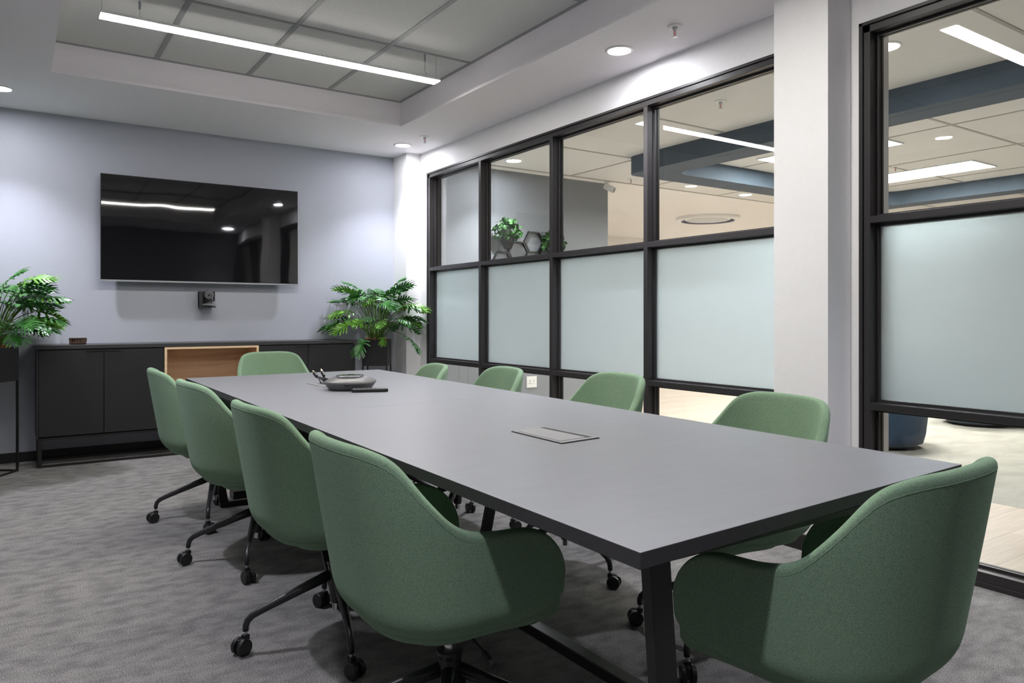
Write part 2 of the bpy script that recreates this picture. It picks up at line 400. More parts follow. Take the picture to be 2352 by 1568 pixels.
# downlights
def downlight(x, y, z, label, power, col, disc=m_disc, r=.066, group=None):
    t = empty('downlight', label, 'ceiling light', (x, y, z), group=group)
    bm = bmesh.new(); lathe(bm, [(r, -.006), (r+.004, -.008), (r+.016, -.004), (r+.018, -.0005), (r, -.0005)], 32, caps=False)
    obj('trim_ring', bm, m_whitepl, t, smooth=True)
    bm = bmesh.new(); lathe(bm, [(.001, -.004), (r, -.004), (r, -.0012), (.001, -.0012)], 32, caps=False)
    obj('lens', bm, disc, t)
    l = bpy.data.lights.new('downlight_lamp', 'SPOT'); l.energy = power; l.color = col; l.spot_size = math.radians(104); l.spot_blend = .8; l.shadow_soft_size = .05
    lo_ = bpy.data.objects.new('downlight_lamp', l); COL.objects.link(lo_); lo_.parent = t; lo_.location = (0, 0, -.02)
    return t
GD = 'round downlights in the meeting room ceiling'
for x, y, lb in ((2.955, 3.255, 'round downlight above the middle of the glazed wall'), (2.955, 6.16, 'round downlight in the corner above the right potted plant'),
                 (-.067, 6.16, 'round downlight at left edge of the photo above the left plant'), (-.067, 3.255, 'round downlight over the left side of the table, outside the frame'),
                 (2.955, .35, 'round downlight behind the near end chair, outside the frame'), (-.067, .35, 'round downlight above the camera, outside the frame')):
    downlight(x, y, H, lb, L_DOWN, C_DOWN, group=GD)
GC = 'round downlights in the corridor ceiling'
for x, y, lb in ((4.224, 6.23, 'round corridor downlight by the grey planter wall'), (4.246, 2.38, 'round corridor downlight at the left edge of the second glazing'),
                 (7.9, 6.29, 'small round downlight behind the blue ceiling ring'), (8.748, 8.785, 'farthest tiny corridor downlight left of the round cassette')):
    downlight(x, y, CZ, lb, L_CDOWN, C_CORR, r=.075, group=GC)

# pendants
def pendant(y, label):
    x0, x1, z = .385, 2.40, 2.69
    t = empty('linear_pendant', label, 'pendant light', ((x0+x1)/2, y, z), group='linear pendants in the ceiling tray')
    a = (x1-x0)/2
    bm = bmesh.new(); bx(bm, -a, a, -.047, .047, .0, .014); obj('housing', bm, m_whitepl, t, bevel=.002)
    box('diffuser', (-a+.002, a-.002, -.045, .045, -.0035, -.0005), m_pend, t)
    for s in (-1, 1):
        bm = bmesh.new(); tube(bm, [(s*(a-.01), 0, .014), (s*(a-.01), 0, TZ-z)], .0012, 6); obj('suspension_wire', bm, m_silver, t)
pendant(4.465, 'lit linear pendant light hanging in the recessed ceiling tray')
pendant(2.04, 'second linear pendant, seen only as a reflection in the glass and screen')
def loose_wire(x, y, l, label):
    bm = bmesh.new(); lathe(bm, [(.007, 0), (.007, -.045), (.004, -.05)], 12)
    tube(bm, [(0,0,-.05), (0,0,-.05-l), (.004, 0, -.06-l), (.016, 0, -.072-l)], .0018, 6)
    tag(obj('ceiling_hook', bm, m_silver, loc=(x, y, TZ-.001)), label, 'hook', 'loose wire hooks under the tray tiles')
loose_wire(2.302, 4.46, .055, 'small wire hook dangling beside right end of the lit pendant')
loose_wire(.593, 4.60, .03, 'small wire hook dangling beside left end of the lit pendant')

# sprinklers
def sprinkler(x, y, z, label, s=1, grp='sprinklers in the meeting room ceiling'):
    t = empty('fire_sprinkler', label, 'sprinkler', (x, y, z), group=grp)
    bm = bmesh.new(); lathe(bm, [(.012*s, -.002), (.022*s, -.010), (.040*s, -.006), (.042*s, -.0005)], 28, caps=False); obj('escutcheon', bm, m_whitepl, t, smooth=True)
    bm = bmesh.new(); lathe(bm, [(.012, 0), (.012, -.02), (.008, -.024)], 14)
    for sg in (-1, 1): tube(bm, [(sg*.010, 0, -.02), (sg*.011, 0, -.04), (sg*.003, 0, -.056)], .002, 6)
    obj('body', bm, m_silver, t)
    bm = bmesh.new(); lathe(bm, [(.004, -.055), (.017, -.058), (.017, -.060), (.003, -.061)], 18); obj('deflector', bm, m_silver, t)
    bm = bmesh.new(); lathe(bm, [(.0025, -.024), (.0025, -.052)], 8); obj('glass_bulb', bm, m_red, t)
sprinkler(2.956, 2.815, H, 'sprinkler head beside the downlight above the glazed wall')
sprinkler(2.972, 5.76, H, 'sprinkler head beside the downlight in the back corner')
GS = 'sprinklers in the corridor ceiling'
sprinkler(4.316, 3.658, CZ, 'sprinkler seen through the top of the fourth glazing bay', grp=GS)
sprinkler(5.9, 6.30, CZ, 'sprinkler between the security camera and the blue ceiling ring', grp=GS)
sprinkler(7.707, 4.209, CZ, 'sprinkler inside the ring seen through the second glazing', grp=GS)

# ------------------------------------------------------------------ television, camera
t = empty('television', 'large wall mounted flat black television above the sideboard', 'television', (1.357, 6.648, 1.80)); t.rotation_euler.x = math.radians(-.46)
box('screen', (-.776, .776, -.034, -.028, -.407, .418), m_tv, t)
box('bezel', (-.781, .781, -.0275, -.012, -.424, .424), m_metalb, t, bevel=.002)
box('bottom_trim', (-.781, .781, -.036, -.028, -.424, -.411), m_silver, t)
boxes('housing', [(-.60, .60, -.012, .045, -.36, .30)], m_plastic, t, bevel=.006)
boxes('wall_bracket', [(-.3, .3, .045, .066, -.15, .15)], m_metalb, t)
t = empty('conference_camera', 'small black video camera bracketed to the wall under the television', 'camera', (1.375, 6.60, 1.185))
bm = bmesh.new(); lathe(bm, [(.030, 0), (.058, .006), (.058, .012), (.045, .020), (.020, .028)], 28); obj('base', bm, m_silver, t, smooth=False)
bm = bmesh.new(); lathe(bm, [(.020, .026), (.020, .05)], 20)
bx(bm, -.034, .048, -.012, .012, .040, .050); bx(bm, .034, .048, -.012, .012, .05, .125); obj('yoke', bm, m_plastic, t, bevel=.004)
bm = bmesh.new(); M = Matrix.Translation((0, -.005, .095)) @ Matrix.Rotation(math.radians(97), 4, 'X') @ Matrix.Rotation(math.radians(-10), 4, 'Y')
lathe(bm, [(.022, -.055), (.036, -.045), (.037, .02), (.034, .038), (.028, .040)], 28, M=M); obj('camera_head', bm, mat('camera_grey', (.13,.13,.135), .35), t, smooth=False, bevel=.001)
bm = bmesh.new(); lathe(bm, [(.024, .0405), (.014, .038), (.001, .043)], 24, M=M, caps=False); obj('lens', bm, m_phonetop, t, smooth=True)
bm = bmesh.new(); bx(bm, -.062, .045, .085, .119, -.012, .125); bx(bm, -.062, -.052, -.02, .119, .0, .118); bx(bm, -.062, .05, -.03, .119, -.012, -.002); obj('wall_bracket', bm, m_metalb, t)

# ------------------------------------------------------------------ sideboard
CY = 6.36
t = empty('sideboard', 'long low black sideboard with an open oak niche under the television', 'sideboard', (0, CY, 0))
box('top', (.13, 2.60, 0, .352, .858, .887), m_cabtop, t, bevel=.0015)
boxes('body', [(.146, .160, .0, .35, .213, .855), (2.560, 2.578, 0, .35, .213, .855), (.161, .994, .02, .35, .216, .855), (1.723, 2.559, .02, .35, .216, .855), (.161, 2.559, .02, .35, .213, .44), (.99, 1.73, .30, .35, .44, .855)], m_black, t)
ds = [(.162, .575, 'R'), (.579, .992, 'L'), (1.724, 2.143, 'R'), (2.147, 2.558, 'L')]
for a, b, side in ds:
    d = box('door', (a, b, .001, .0195, .222, .849), m_black, t, bevel=.001)
    hx = (b-.115, b-.003) if side == 'R' else (a+.003, a+.115)
    boxes('handle', [(hx[0], hx[1], -.008, .0005, .846, .850), (hx[0], hx[1], -.008, -.005, .838, .846)], m_plastic, d)
box('drawer', (.998, 1.719, .001, .0195, .222, .450), m_black, t, bevel=.001)
bm = bmesh.new()
for d in ((.996, 1.721, -.006, .30, .839, .855), (.996, 1.721, -.006, .30, .455, .471), (.996, 1.012, -.006, .30, .471, .839), (1.705, 1.721, -.006, .30, .471, .839)): bx(bm, *d)
obj('niche_frame', bm, m_oak, t)
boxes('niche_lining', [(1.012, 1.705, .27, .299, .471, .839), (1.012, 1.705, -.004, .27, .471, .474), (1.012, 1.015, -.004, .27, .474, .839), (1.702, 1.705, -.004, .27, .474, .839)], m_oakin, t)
fr = []
for x in (.155, 2.545):
    fr += [(x, x+.025, 0, .025, 0, .213), (x, x+.025, .30, .325, 0, .213), (x, x+.025, .025, .30, 0, .018), (x, x+.025, .025, .30, .195, .213)]
fr += [(.18, 2.545, 0, .018, 0, .016), (.18, 2.545, .307, .325, 0, .016), (.18, 2.545, 0, .018, .197, .213)]
boxes('base_frame', fr, m_metalb, t)
# little carved wood box on the sideboard
bm = bmesh.new()
random.seed(3)
for k in range(11):
    x = -.05+.0100*k
    for q in range(3):
        a = random.uniform(-.25, .25)
        M = Matrix.Translation((x, -.015+.015*q, .010+.0)) @ Matrix.Rotation(a, 4, 'Y')
        bx(bm, -.0055, .0055, -.007, .007, -.009, .033+random.uniform(-.004, .004), M=M)
bx(bm, -.056, .056, -.024, .024, .042, .049); bx(bm, -.047, .047, -.022, .022, 0, .006)
tag(obj('wooden_box', bm, m_trink, loc=(.415, 6.50, .887)), 'small dark carved wooden box on the left end of the sideboard', 'ornament')

# ------------------------------------------------------------------ table
tt = empty('meeting_table', 'long dark grey meeting table with black edge in two joined halves', 'table', (1.40, 2.75, 0))
def table_top():
    c = [(.789, .822), (1.905, .878), (2.050, 4.640), (.833, 4.605)]
    O = Vector((1.40, 2.75, 0)); zt, zb = .742, .715
    A, B = Vector((*c[0], 0)), Vector((*c[1], 0)); D, Cc = Vector((*c[3], 0)), Vector((*c[2], 0))
    tl, tr = .494, .514
    L0, L1 = A.lerp(D, tl), B.lerp(Cc, tr)
    halves = [(A, B, L1, L0), (L0, L1, Cc, D)]
    out = []
    for hi_, q in enumerate(halves):
        q = [p - O for p in q]
        gap = Vector((0, .0006, 0))
        q = [q[0], q[1], q[2]-gap, q[3]-gap] if hi_ == 0 else [q[0]+gap, q[1]+gap, q[2], q[3]]
        bm = bmesh.new()
        prism(bm, [(p.x, p.y) for p in q], zb, zt, mi=1)
        for f in bm.faces:
            f.material_index = 0 if f.calc_center_median().z > zt-.001 else 1
        o = obj('tabletop', bm, [m_table, m_tedge], tt, bevel=.0012)
table_top()
def leg(p0, p1, sx=.046, sy=.022):
    bm = bmesh.new(); v = []
    for p in (p0, p1):
        for a, b in ((-1,-1), (1,-1), (1,1), (-1,1)): v.append(bm.verts.new((p[0]-1.40+a*sx/2, p[1]-2.75+b*sy/2, p[2])))
    bm.faces.new(v[0:4][::-1]); bm.faces.new(v[4:8])
    for i in range(4): bm.faces.new((v[i], v[(i+1)%4], v[4+(i+1)%4], v[4+i]))
    return obj('leg', bm, m_metalb, tt, bevel=.001)
for y, xl, xr, ln in ((.862, .860, 1.66, .06), (2.69, .87, 1.80, .16), (4.48, .90, 1.93, .12)):
    leg((xl, y, .715), (xl+ln, y, .0)); leg((xr, y, .715), (xr-ln, y, .0))
    box('cross_rail', (xl-1.40-.03, xr-1.40+.03, y-2.75-.012, y-2.75+.012, .704, .7148), m_metalb, tt)
    box('foot_rail', (xl+ln-.025-1.40, xr-ln+.025-1.40, y-2.75-.018, y-2.75+.018, 0, .030), m_metalb, tt)
box('stretcher', (-.035, .012, -1.876, 1.74, .085, .118), mat('stretcher_metal', (.03,.028,.028), .28), tt, bevel=.003)
tag(obj('floor_box', (lambda b: (bx(b, -.06, .06, -.05, .05, 0, .05), b)[1])(bmesh.new()), m_plastic, loc=(1.16, 4.66, 0), bevel=.006), 'small black power box on the carpet under the far end of the table', 'power box')
# pop up socket plates
t = empty('table_socket_plate', 'grey flush socket plate with a cable slot at the near half of the table', 'socket plate', (1.35, 1.777, .742), rz=math.radians(0))
bm = bmesh.new()
P = [(1.278, 1.645), (1.426, 1.660), (1.418, 1.92), (1.284, 1.901)]
prism(bm, [(x-1.35, y-1.777) for x, y in P], .0022, .0036); obj('plate', bm, m_module, t)
bm = bmesh.new(); prism(bm, [(1.0*(x-1.35)*1.035, (y-1.777)*1.018) for x, y in P], .0, .0022); obj('shadow_rim', bm, m_rubber, t)  # dark rim stands in for the plate's side and its shadow line
def quad_in(P, s, t0, t1, z0, z1, m_, name):
    A, B, C_, D = [Vector((x-1.35, y-1.777, 0)) for x, y in P]
    q = []
    for (u, v) in ((s, t0), (1-s, t0), (1-s, t1), (s, t1)): q.append(A.lerp(B, u).lerp(D.lerp(C_, u), v))
    bm = bmesh.new(); prism(bm, [(p.x, p.y) for p in q], z0, z1); return obj(name, bm, m_, t)
def slot(u0, u1, v0, v1, z0, z1, m_, name):
    A, B, C_, D = [Vector((x-1.35, y-1.777, 0)) for x, y in P]
    q = [A.lerp(B, u).lerp(D.lerp(C_, u), v) for u, v in ((u0, v0), (u1, v0), (u1, v1), (u0, v1))]
    bm = bmesh.new(); prism(bm, [(p.x, p.y) for p in q], z0, z1); return obj(name, bm, m_, t)
slot(.08, .78, .08, .92, .0036, .0046, m_module, 'lid')
slot(.80, .93, .06, .95, .0030, .0041, m_plastic, 'cable_slot')
# open cable port behind the phone, with two connector leads
t = empty('cable_port', 'open black table cable flap behind the conference phone', 'socket plate', (1.345, 3.74, .742))
boxes('rim', [(-.045, .06, -.12, .13, .0, .003)], m_module, t)
M = Matrix.Translation((.045, 0, .004)) @ Matrix.Rotation(math.radians(-50), 4, 'Y')
bm = bmesh.new(); bx(bm, -.002, .002, -.11, .12, 0, .05, M=M); obj('flap', bm, m_plastic, t)
def lead(name, pts, label, head):
    t = empty(name, label, 'cable', pts[0], group='connector leads rising from the cable flap')
    O = Vector(pts[0]); P_ = [tuple(Vector(p)-O) for p in pts]
    bm = bmesh.new(); tube(bm, P_, .0028, 8); obj('cord', bm, m_rubber, t, smooth=True)
    d = (Vector(P_[-1])-Vector(P_[-2])).normalized(); q = d.to_track_quat('Z', 'X').to_matrix().to_4x4(); M = Matrix.Translation(P_[-1]) @ q
    bm = bmesh.new(); bx(bm, -.009, .009, -.005, .005, -.005, .034, M=M); obj('plug_body', bm, m_plastic, t, bevel=.002)
    bm = bmesh.new(); bx(bm, -head, head, -.0028, .0028, .034, .048, M=M); obj('plug_tip', bm, m_gold, t)
lead('usb_lead', [(1.350, 3.80, .747), (1.347, 3.815, .765), (1.342, 3.845, .782)], 'short lead with narrow metal plug, the left one behind the phone', .006)
lead('display_lead', [(1.372, 3.78, .747), (1.374, 3.79, .768), (1.372, 3.815, .785)], 'short lead with wide gold plug, the right one behind the phone', .008)

# conference phone
t = empty('conference_phone', 'grey wedge shaped conference speakerphone on the far half of the table', 'phone', (1.378, 3.46, .742), rz=math.radians(-30))
def sq(a, b, nn_=3.2, n=40):
    return [(math.copysign(abs(math.cos(2*PI*i/n))**(2/nn_), math.cos(2*PI*i/n))*a, math.copysign(abs(math.sin(2*PI*i/n))**(2/nn_), math.sin(2*PI*i/n))*b) for i in range(n)]
def stack(bm, layers, n=40, tilt=0):
    rings = []
    for a, b, z, yo in layers:
        rings.append([bm.verts.new((x, y+yo, z+tilt*(y+yo))) for x, y in sq(a, b, 2.7, n)])
    for r0, r1 in zip(rings, rings[1:]):
        for i in range(n): bm.faces.new((r0[i], r0[(i+1)%n], r1[(i+1)%n], r1[i]))
    bm.faces.new(rings[0][::-1]); bm.faces.new(rings[-1])
bm = bmesh.new(); stack(bm, [(.088,.088,0,0), (.100,.100,.004,0), (.114,.114,.022,0), (.122,.122,.034,0), (.124,.124,.038,0)]); obj('lower_shell', bm, m_phone, t, smooth=True)
bm = bmesh.new(); stack(bm, [(.124,.124,.0385,0), (.121,.121,.042,0), (.108,.108,.050,0), (.088,.088,.059,0), (.068,.068,.065,0), (.05,.05,.067,0)]); obj('upper_shell', bm, m_phone, t, smooth=True)
bm = bmesh.new(); stack(bm, [(.068,.072,.055,-.010), (.066,.070,.0685,-.010), (.05,.056,.0705,-.010)]); obj('keypad', bm, m_phonetop, t, smooth=True)
bm = bmesh.new(); pts = [(x, y-.010, .0655) for x, y in sq(.067, .073, 2.7, 40)]; tube(bm, pts+[pts[0]], .0016, 6, cap=False); obj('trim_ring', bm, m_silver, t, smooth=True)
bm = bmesh.new(); bx(bm, -.048, .050, -.066, -.062, .0690, .0702); obj('key_row', bm, m_silver, t)
for k in range(2): box('indicator_key', (-.03+.05*k, -.02+.05*k, .02, .028, .0690, .0712), m_silver, t)
box('front_vent', (-.012, .012, -.1225, -.110, .024, .030), m_plastic, t); box('side_vent', (-.1225, -.112, -.012, .012, .024, .030), m_plastic, t)
t = empty('remote_control', 'slim black remote control lying in front of the conference phone', 'remote control', (1.405, 3.285, .742), rz=math.radians(-20))
M0 = Matrix.Identity(4)
bm = bmesh.new(); prism(bm, rrect(-.085, .085, -.020, .020, .008, 5), .001, .016); obj('case', bm, m_plastic, t, bevel=.003)
bm = bmesh.new()
for i in range(7):
    for j in range(3):
        a = -.075+.016*i; b_ = -.012+.010*j; bx(bm, a, a+.010, b_, b_+.005, .0161, .0176)
obj('buttons', bm, mat('remote_buttons', (.16,.16,.17), .5), t)

# ------------------------------------------------------------------ chairs
Q = dict(A=.2782, BD=.2695, CY=-.0248, N=2.698, FR=.160, LE=.168, FL=.481, ZB=.396, TW=.0475, RF=.133, RB=.169)
KS = [0, .10, .17, .23, .29, .35, .42, .50, .60, .72]
KZ = [.8250, .8240, .8170, .7920, .7160, .6540, .6330, .6285, .6277, .6270]
def smst(x, a, b):
    t_ = max(0, min(1, (x-a)/(b-a))); return t_*t_*(3-2*t_)
def shell_path():
    P_ = []
    for i in range(61):
        th = PI/2*i/60; P_.append((Q['A']*math.sin(th)**(2/Q['N']), Q['CY']-Q['BD']*max(0, math.cos(th))**(2/Q['N'])))
    for i in range(1, 16): P_.append((Q['A'], Q['CY']+(Q['FR']-Q['CY'])*i/15))
    S = [0]
    for i in range(1, len(P_)): S.append(S[-1]+math.dist(P_[i], P_[i-1]))
    return P_, S
PP, SS = shell_path(); SL = SS[-1]
def plan(s):
    for i in range(1, len(SS)):
        if SS[i] >= s-1e-9:
            u = (s-SS[i-1])/(SS[i]-SS[i-1]+1e-12); a, b = PP[i-1], PP[i]
            return a[0]+(b[0]-a[0])*u, a[1]+(b[1]-a[1])*u
    return PP[-1]
def s_hi(s):
    k = max(1, min(len(KS)-1, next((i for i, v in enumerate(KS) if v >= s), len(KS)-1)))-1
    m = lambda i: (KZ[min(i+1, len(KZ)-1)]-KZ[max(i-1, 0)])/(KS[min(i+1, len(KS)-1)]-KS[max(i-1, 0)])
    h = KS[k+1]-KS[k]; u = min(1, max(0, (s-KS[k])/h))
    z = (2*u**3-3*u*u+1)*KZ[k]+(u**3-2*u*u+u)*h*m(k)+(-2*u**3+3*u*u)*KZ[k+1]+(u**3-u*u)*h*m(k+1)
    e = max(0, min(1, (Q['RF']-(SL-s))/Q['RF'])); return z-(z-.5)*(1-math.sqrt(max(0, 1-e*e)))
def s_lo(s):
    e = max(0, min(1, (Q['RB']-(SL-s))/Q['RB'])); return Q['ZB']+(.47-Q['ZB'])*(1-math.sqrt(max(0, 1-e*e)))
def s_pt(s, v, side, grow=0):
    z0, z1 = s_lo(s), s_hi(s); z = z0+(z1-z0)*v
    x, y = plan(s); back = max(0, min(1, (Q['CY']-y)/Q['BD']))
    y -= back*Q['LE']*(z-.6)
    x = x*(1+Q['FL']*(z-.6)) - x*Q['TW']*smst(z, .66, .83)
    b = .05*(1-smst(z, .36, .46))**1.5 - grow
    n_ = math.hypot(x, y)+1e-6
    return (side*(x-b*x/n_), y-b*y/n_, z)
def s_grid(NU=26):
    return [(-1, SL-SL*(1-(1-k/NU)**1.0)) for k in range(0)]
def make_shell(parent):
    bm = bmesh.new(); NU, NV = 30, 14
    ss = []
    for k in range(NU+1):
        ss.append(SL*(1-(1-k/NU)**1.25) if False else SL*(k/NU))
    # finer spacing at the rounded arm front
    ss = sorted(set([round(x, 5) for x in ss] + [round(SL-e, 5) for e in (.0015, .005, .011, .020, .032, .048, .07)]))
    cols = [(-1, s) for s in reversed(ss)] + [(1, s) for s in ss[1:]]
    vv = [j/NV for j in range(NV+1)]
    G = [[bm.verts.new(s_pt(s, v, sd)) for v in vv] for sd, s in cols]
    for a, b in zip(G, G[1:]):
        for j in range(NV): bm.faces.new((a[j], b[j], b[j+1], a[j+1]))
    me = bpy.data.meshes.new('shell'); bmesh.ops.recalc_face_normals(bm, faces=bm.faces)
    # make the normals point outwards
    c = Vector((0, -.02, .6)); f = max(bm.faces, key=lambda f: -f.calc_center_median().y)
    if f.normal.y > 0: bmesh.ops.reverse_faces(bm, faces=bm.faces)
    bm.to_mesh(me); bm.free(); me.materials.append(m_green)
    for p in me.polygons: p.use_smooth = True
    o = bpy.data.objects.new('shell', me); COL.objects.link(o); o.parent = parent
    s = o.modifiers.new('solid', 'SOLIDIFY'); s.thickness = .031; s.offset = -1; s.use_rim = True
    b = o.modifiers.new('sub', 'SUBSURF'); b.levels = 1; b.render_levels = 2
    # piping seam that runs round the rim and stitched seam round the bottom
    bm = bmesh.new()
    for v, gr in ((1, -.0010),):
        pts = []
        for sd, s in cols:
            if s > SL-.012: continue
            pts.append(Vector(s_pt(s, 1-.018/(s_hi(s)-s_lo(s)), sd, gr)))
        tube(bm, pts, .0013, 6)
    o2 = obj('piping', bm, m_green, parent, smooth=True)
    return o
def plan_poly(z, shrink, front=.215, n=22):
    """closed outline of the tub at height z, shrunk towards the middle"""
    pts = []
    for sd in (-1, 1):
        rng = range(n, -1, -1) if sd < 0 else range(1, n+1)
        for k in rng:
            s = SL*k/n; x, y = plan(s); back = max(0, min(1, (Q['CY']-y)/Q['BD']))
            y -= back*Q['LE']*(z-.6); x = x*(1+Q['FL']*(z-.6))
            n_ = math.hypot(x, y)+1e-6
            x -= shrink*x/n_; y -= shrink*y/n_ if y < 0 else 0
            pts.append((sd*x, y))
    # rounded front
    xa, ya = pts[-1]
    fr = [(xa*math.cos(a)**.6, ya+(front-ya)*math.sin(a)) for a in [PI/2*i/8 for i in range(1, 8)]]
    pts += fr + [(0, front)] + [(-x, y) for x, y in reversed(fr)]
    return pts
def layers_mesh(ls):
    bm = bmesh.new(); R_ = [[bm.verts.new((x, y, z)) for x, y in poly] for poly, z in ls]; n = len(R_[0])
    for a, b in zip(R_, R_[1:]):
        for i in range(n): bm.faces.new((a[i], a[(i+1)%n], b[(i+1)%n], b[i]))
    bm.faces.new(R_[0][::-1]); bm.faces.new(R_[-1]); return bm
def caster_bm(ang):
    bm = bmesh.new(); R_ = Matrix.Rotation(ang, 4, 'Z'); T = Matrix.Translation((.292, 0, 0))
    off = .016
    for s in (-1, 1):
        M = T @ R_ @ Matrix.Translation((off, s*.0155, .0265)) @ Matrix.Rotation(PI/2, 4, 'X')
        lathe(bm, [(.018, -.008), (.0245, -.0075), (.0265, -.005), (.0265, .005), (.0245, .0075), (.018, .008)], 24, M=M)
    M = T @ R_
    bx(bm, -.006, .030, -.006, .006, .014, .050, M=M)
    bx(bm, -.009, .010, -.010, .010, .044, .060, M=M)
    lathe(bm, [(.0055, .058), (.0055, .078)], 12, M=T, mi=1)
    return bm
def make_leg(parent, ang, cang, dz=0):
    """one spoke of the base with its castor"""
    pts = [(.018, 0, .222), (.10, 0, .190), (.18, 0, .158), (.245, 0, .131), (.272, 0, .118), (.286, 0, .104), (.292, 0, .088), (.292, 0, .072)]
    rad = [.0185, .0165, .0140, .0120, .0112, .0108, .0105, .0100]
    bm = bmesh.new(); tube(bm, pts, rad, 14); o = obj('leg', bm, m_legm, parent, smooth=True); o.rotation_euler.z = ang
    c = obj('caster', caster_bm(cang-ang), [m_plastic, m_silver], o, bevel=.0008)
    return o
def build_chair():
    t = empty('meeting_chair', '', 'chair')
    make_shell(t)
    pl = plan_poly(.44, .038)
    def sc_(p, k): return [(x*k, y*k) for x, y in p]
    bm = layers_mesh([(sc_(pl, .96), .385), (pl, .40), (pl, .435), (sc_(pl, .985), .450), (sc_(pl, .93), .460), (sc_(pl, .6), .466), (sc_(pl, .2), .466)])
    obj('seat_cushion', bm, m_green, t, smooth=True)
    pb = plan_poly(.375, .084, front=.11)
    bm = layers_mesh([(sc_(pb, .30), .340), (sc_(pb, .72), .345), (sc_(pb, .90), .354), (sc_(pb, .985), .366), (pb, .380), (sc_(pb, .96), .392)])
    obj('seat_pan', bm, m_green, t, smooth=True)
    bm = bmesh.new(); lathe(bm, [(.0140, .26), (.0140, .345)], 20); obj('gas_lift', bm, m_chrome, t, smooth=False)
    bm = bmesh.new(); lathe(bm, [(.0135, .10), (.0135, .128)], 20); obj('gas_cylinder_end', bm, m_chrome, t, smooth=False)
    bm = bmesh.new(); lathe(bm, [(.019, .126), (.021, .130), (.026, .20), (.029, .25), (.033, .262), (.033, .268), (.016, .269)], 24); obj('hub', bm, m_legm, t)
    bm = bmesh.new(); tube(bm, [(.04, .0, .345), (.10, 0, .338), (.165, 0, .322)], .004, 8); tube(bm, [(.165, 0, .322), (.21, .0, .310)], .008, 8); obj('lever', bm, m_plastic, t)
    for k in range(4): make_leg(t, PI/2*k, PI/2*k+.6)
    return t
first = build_chair()
CH = [  # x, y, heading, base angle, height change, castor swivel, label, group
    (.907, 1.622, -.5, 236, 0, 60, 'green chair nearest the camera on the left side of the table', 'L'),
    (.920, 2.437, 1.8, 168, 0, 150, 'green chair on the left side, second from the camera', 'L'),
    (.920, 3.426, 1.8, 157, 0, 20, 'green chair on the left side, third from the camera', 'L'),
    (.917, 4.265, -2, 162, 0, 20, 'green chair on the left side, farthest and in front of the sideboard doors', 'L'),
    (1.965, 1.668, 170, 201, 0, 10, 'green chair on the right side in front of the white pier', 'R'),
    (2.010, 2.560, 171, 270, .015, 300, 'green chair on the right side below the third frosted bay, second from camera', 'R'),
    (1.925, 3.360, 172, 225, 0, 0, 'green chair on the right side beside the wall socket, third from the camera', 'R'),
    (1.830, 3.985, 168, 215, -.01, 0, 'green chair on the right side, farthest and near the white corner', 'R'),
    (1.655, 5.52, -89, 45, 0, 0, 'green chair at the far end of the table in front of the oak niche', 'E'),
    (1.437, .972, 94, 20, 0, 0, 'green chair at the near end of the table at lower right of the photo', 'E'),
]
GN = {'L': 'green chairs along the left side of the table', 'R': 'green chairs along the right side of the table', 'E': 'green chairs at the two ends of the table'}
for i, (x, y, hd, ba, dz, cs, lab, gp) in enumerate(CH):
    c = first if i == 0 else copy_tree(first)
    c.location = (x, y, 0); c.rotation_euler.z = math.radians(hd-90); c['label'] = lab; c['category'] = 'chair'; c['group'] = GN[gp]
    k = 0
    for p in c.children:
        if p.name.startswith('leg'):
            p.rotation_euler.z = math.radians(ba-(hd-90)+90*k); k += 1
        elif p.name.split('.')[0] in ('shell', 'piping', 'seat_cushion', 'seat_pan', 'lever'): p.location.z = dz

# ------------------------------------------------------------------ plants
def leaf_mesh(bm, M, L, mi, droop, seed):
    """pinnately lobed philodendron leaf: curved blade with fingers on both sides"""
    rnd = random.Random(seed); N_ = 8
    def mid(t_):
        return Vector((0, L*t_*(1-.10*t_*droop), -droop*L*.55*t_*t_))
    for sd in (-1, 1):
        for k in range(N_):
            t0 = .02+.96*k/N_; w_ = L*.66*math.sin(PI*(.22+.70*k/N_))**1.1*rnd.uniform(.9, 1.08)
            base0, base1 = mid(t0), mid(min(1, t0+.96/N_*1.02))
            ang = math.radians(62-44*k/N_ + rnd.uniform(-4, 4)) if k > 1 else math.radians(105-20*k)
            d = Vector((sd*math.sin(ang), math.cos(ang), -.12*droop-.10)).normalized()
            fold = Vector((0, 0, .13*w_))
            hw = (base1-base0)*.37
            a, b = base0, base1
            m0 = base0.lerp(base1, .5)+d*w_*.5+fold; tip = base0.lerp(base1, .5)+d*w_+Vector((0, 0, -.05*w_*droop))
            m1a, m1b = m0-hw*1.05, m0+hw*1.05
            m2 = base0.lerp(base1, .5)+d*w_*.82+fold*.6+Vector((0, 0, -.06*w_))
            vs = [bm.verts.new(M @ p) for p in (a, b, m1b, m1a, m2+hw*.95, m2-hw*.95, tip)]
            for f in ((0,1,2,3), (3,2,4,5), (5,4,6)):
                ff = bm.faces.new([vs[q] for q in f]); ff.material_index = mi
        # web next to the midrib
        for k in range(N_):
            a, b = mid(.02+.96*k/N_), mid(.02+.96*(k+1)/N_); wd = L*.15*math.sin(PI*(.15+.8*k/N_))
            vs = [bm.verts.new(M @ p) for p in (a, b, b+Vector((sd*wd, .3*wd, 0)), a+Vector((sd*wd, .3*wd, 0)))]
            bm.faces.new(vs).material_index = mi
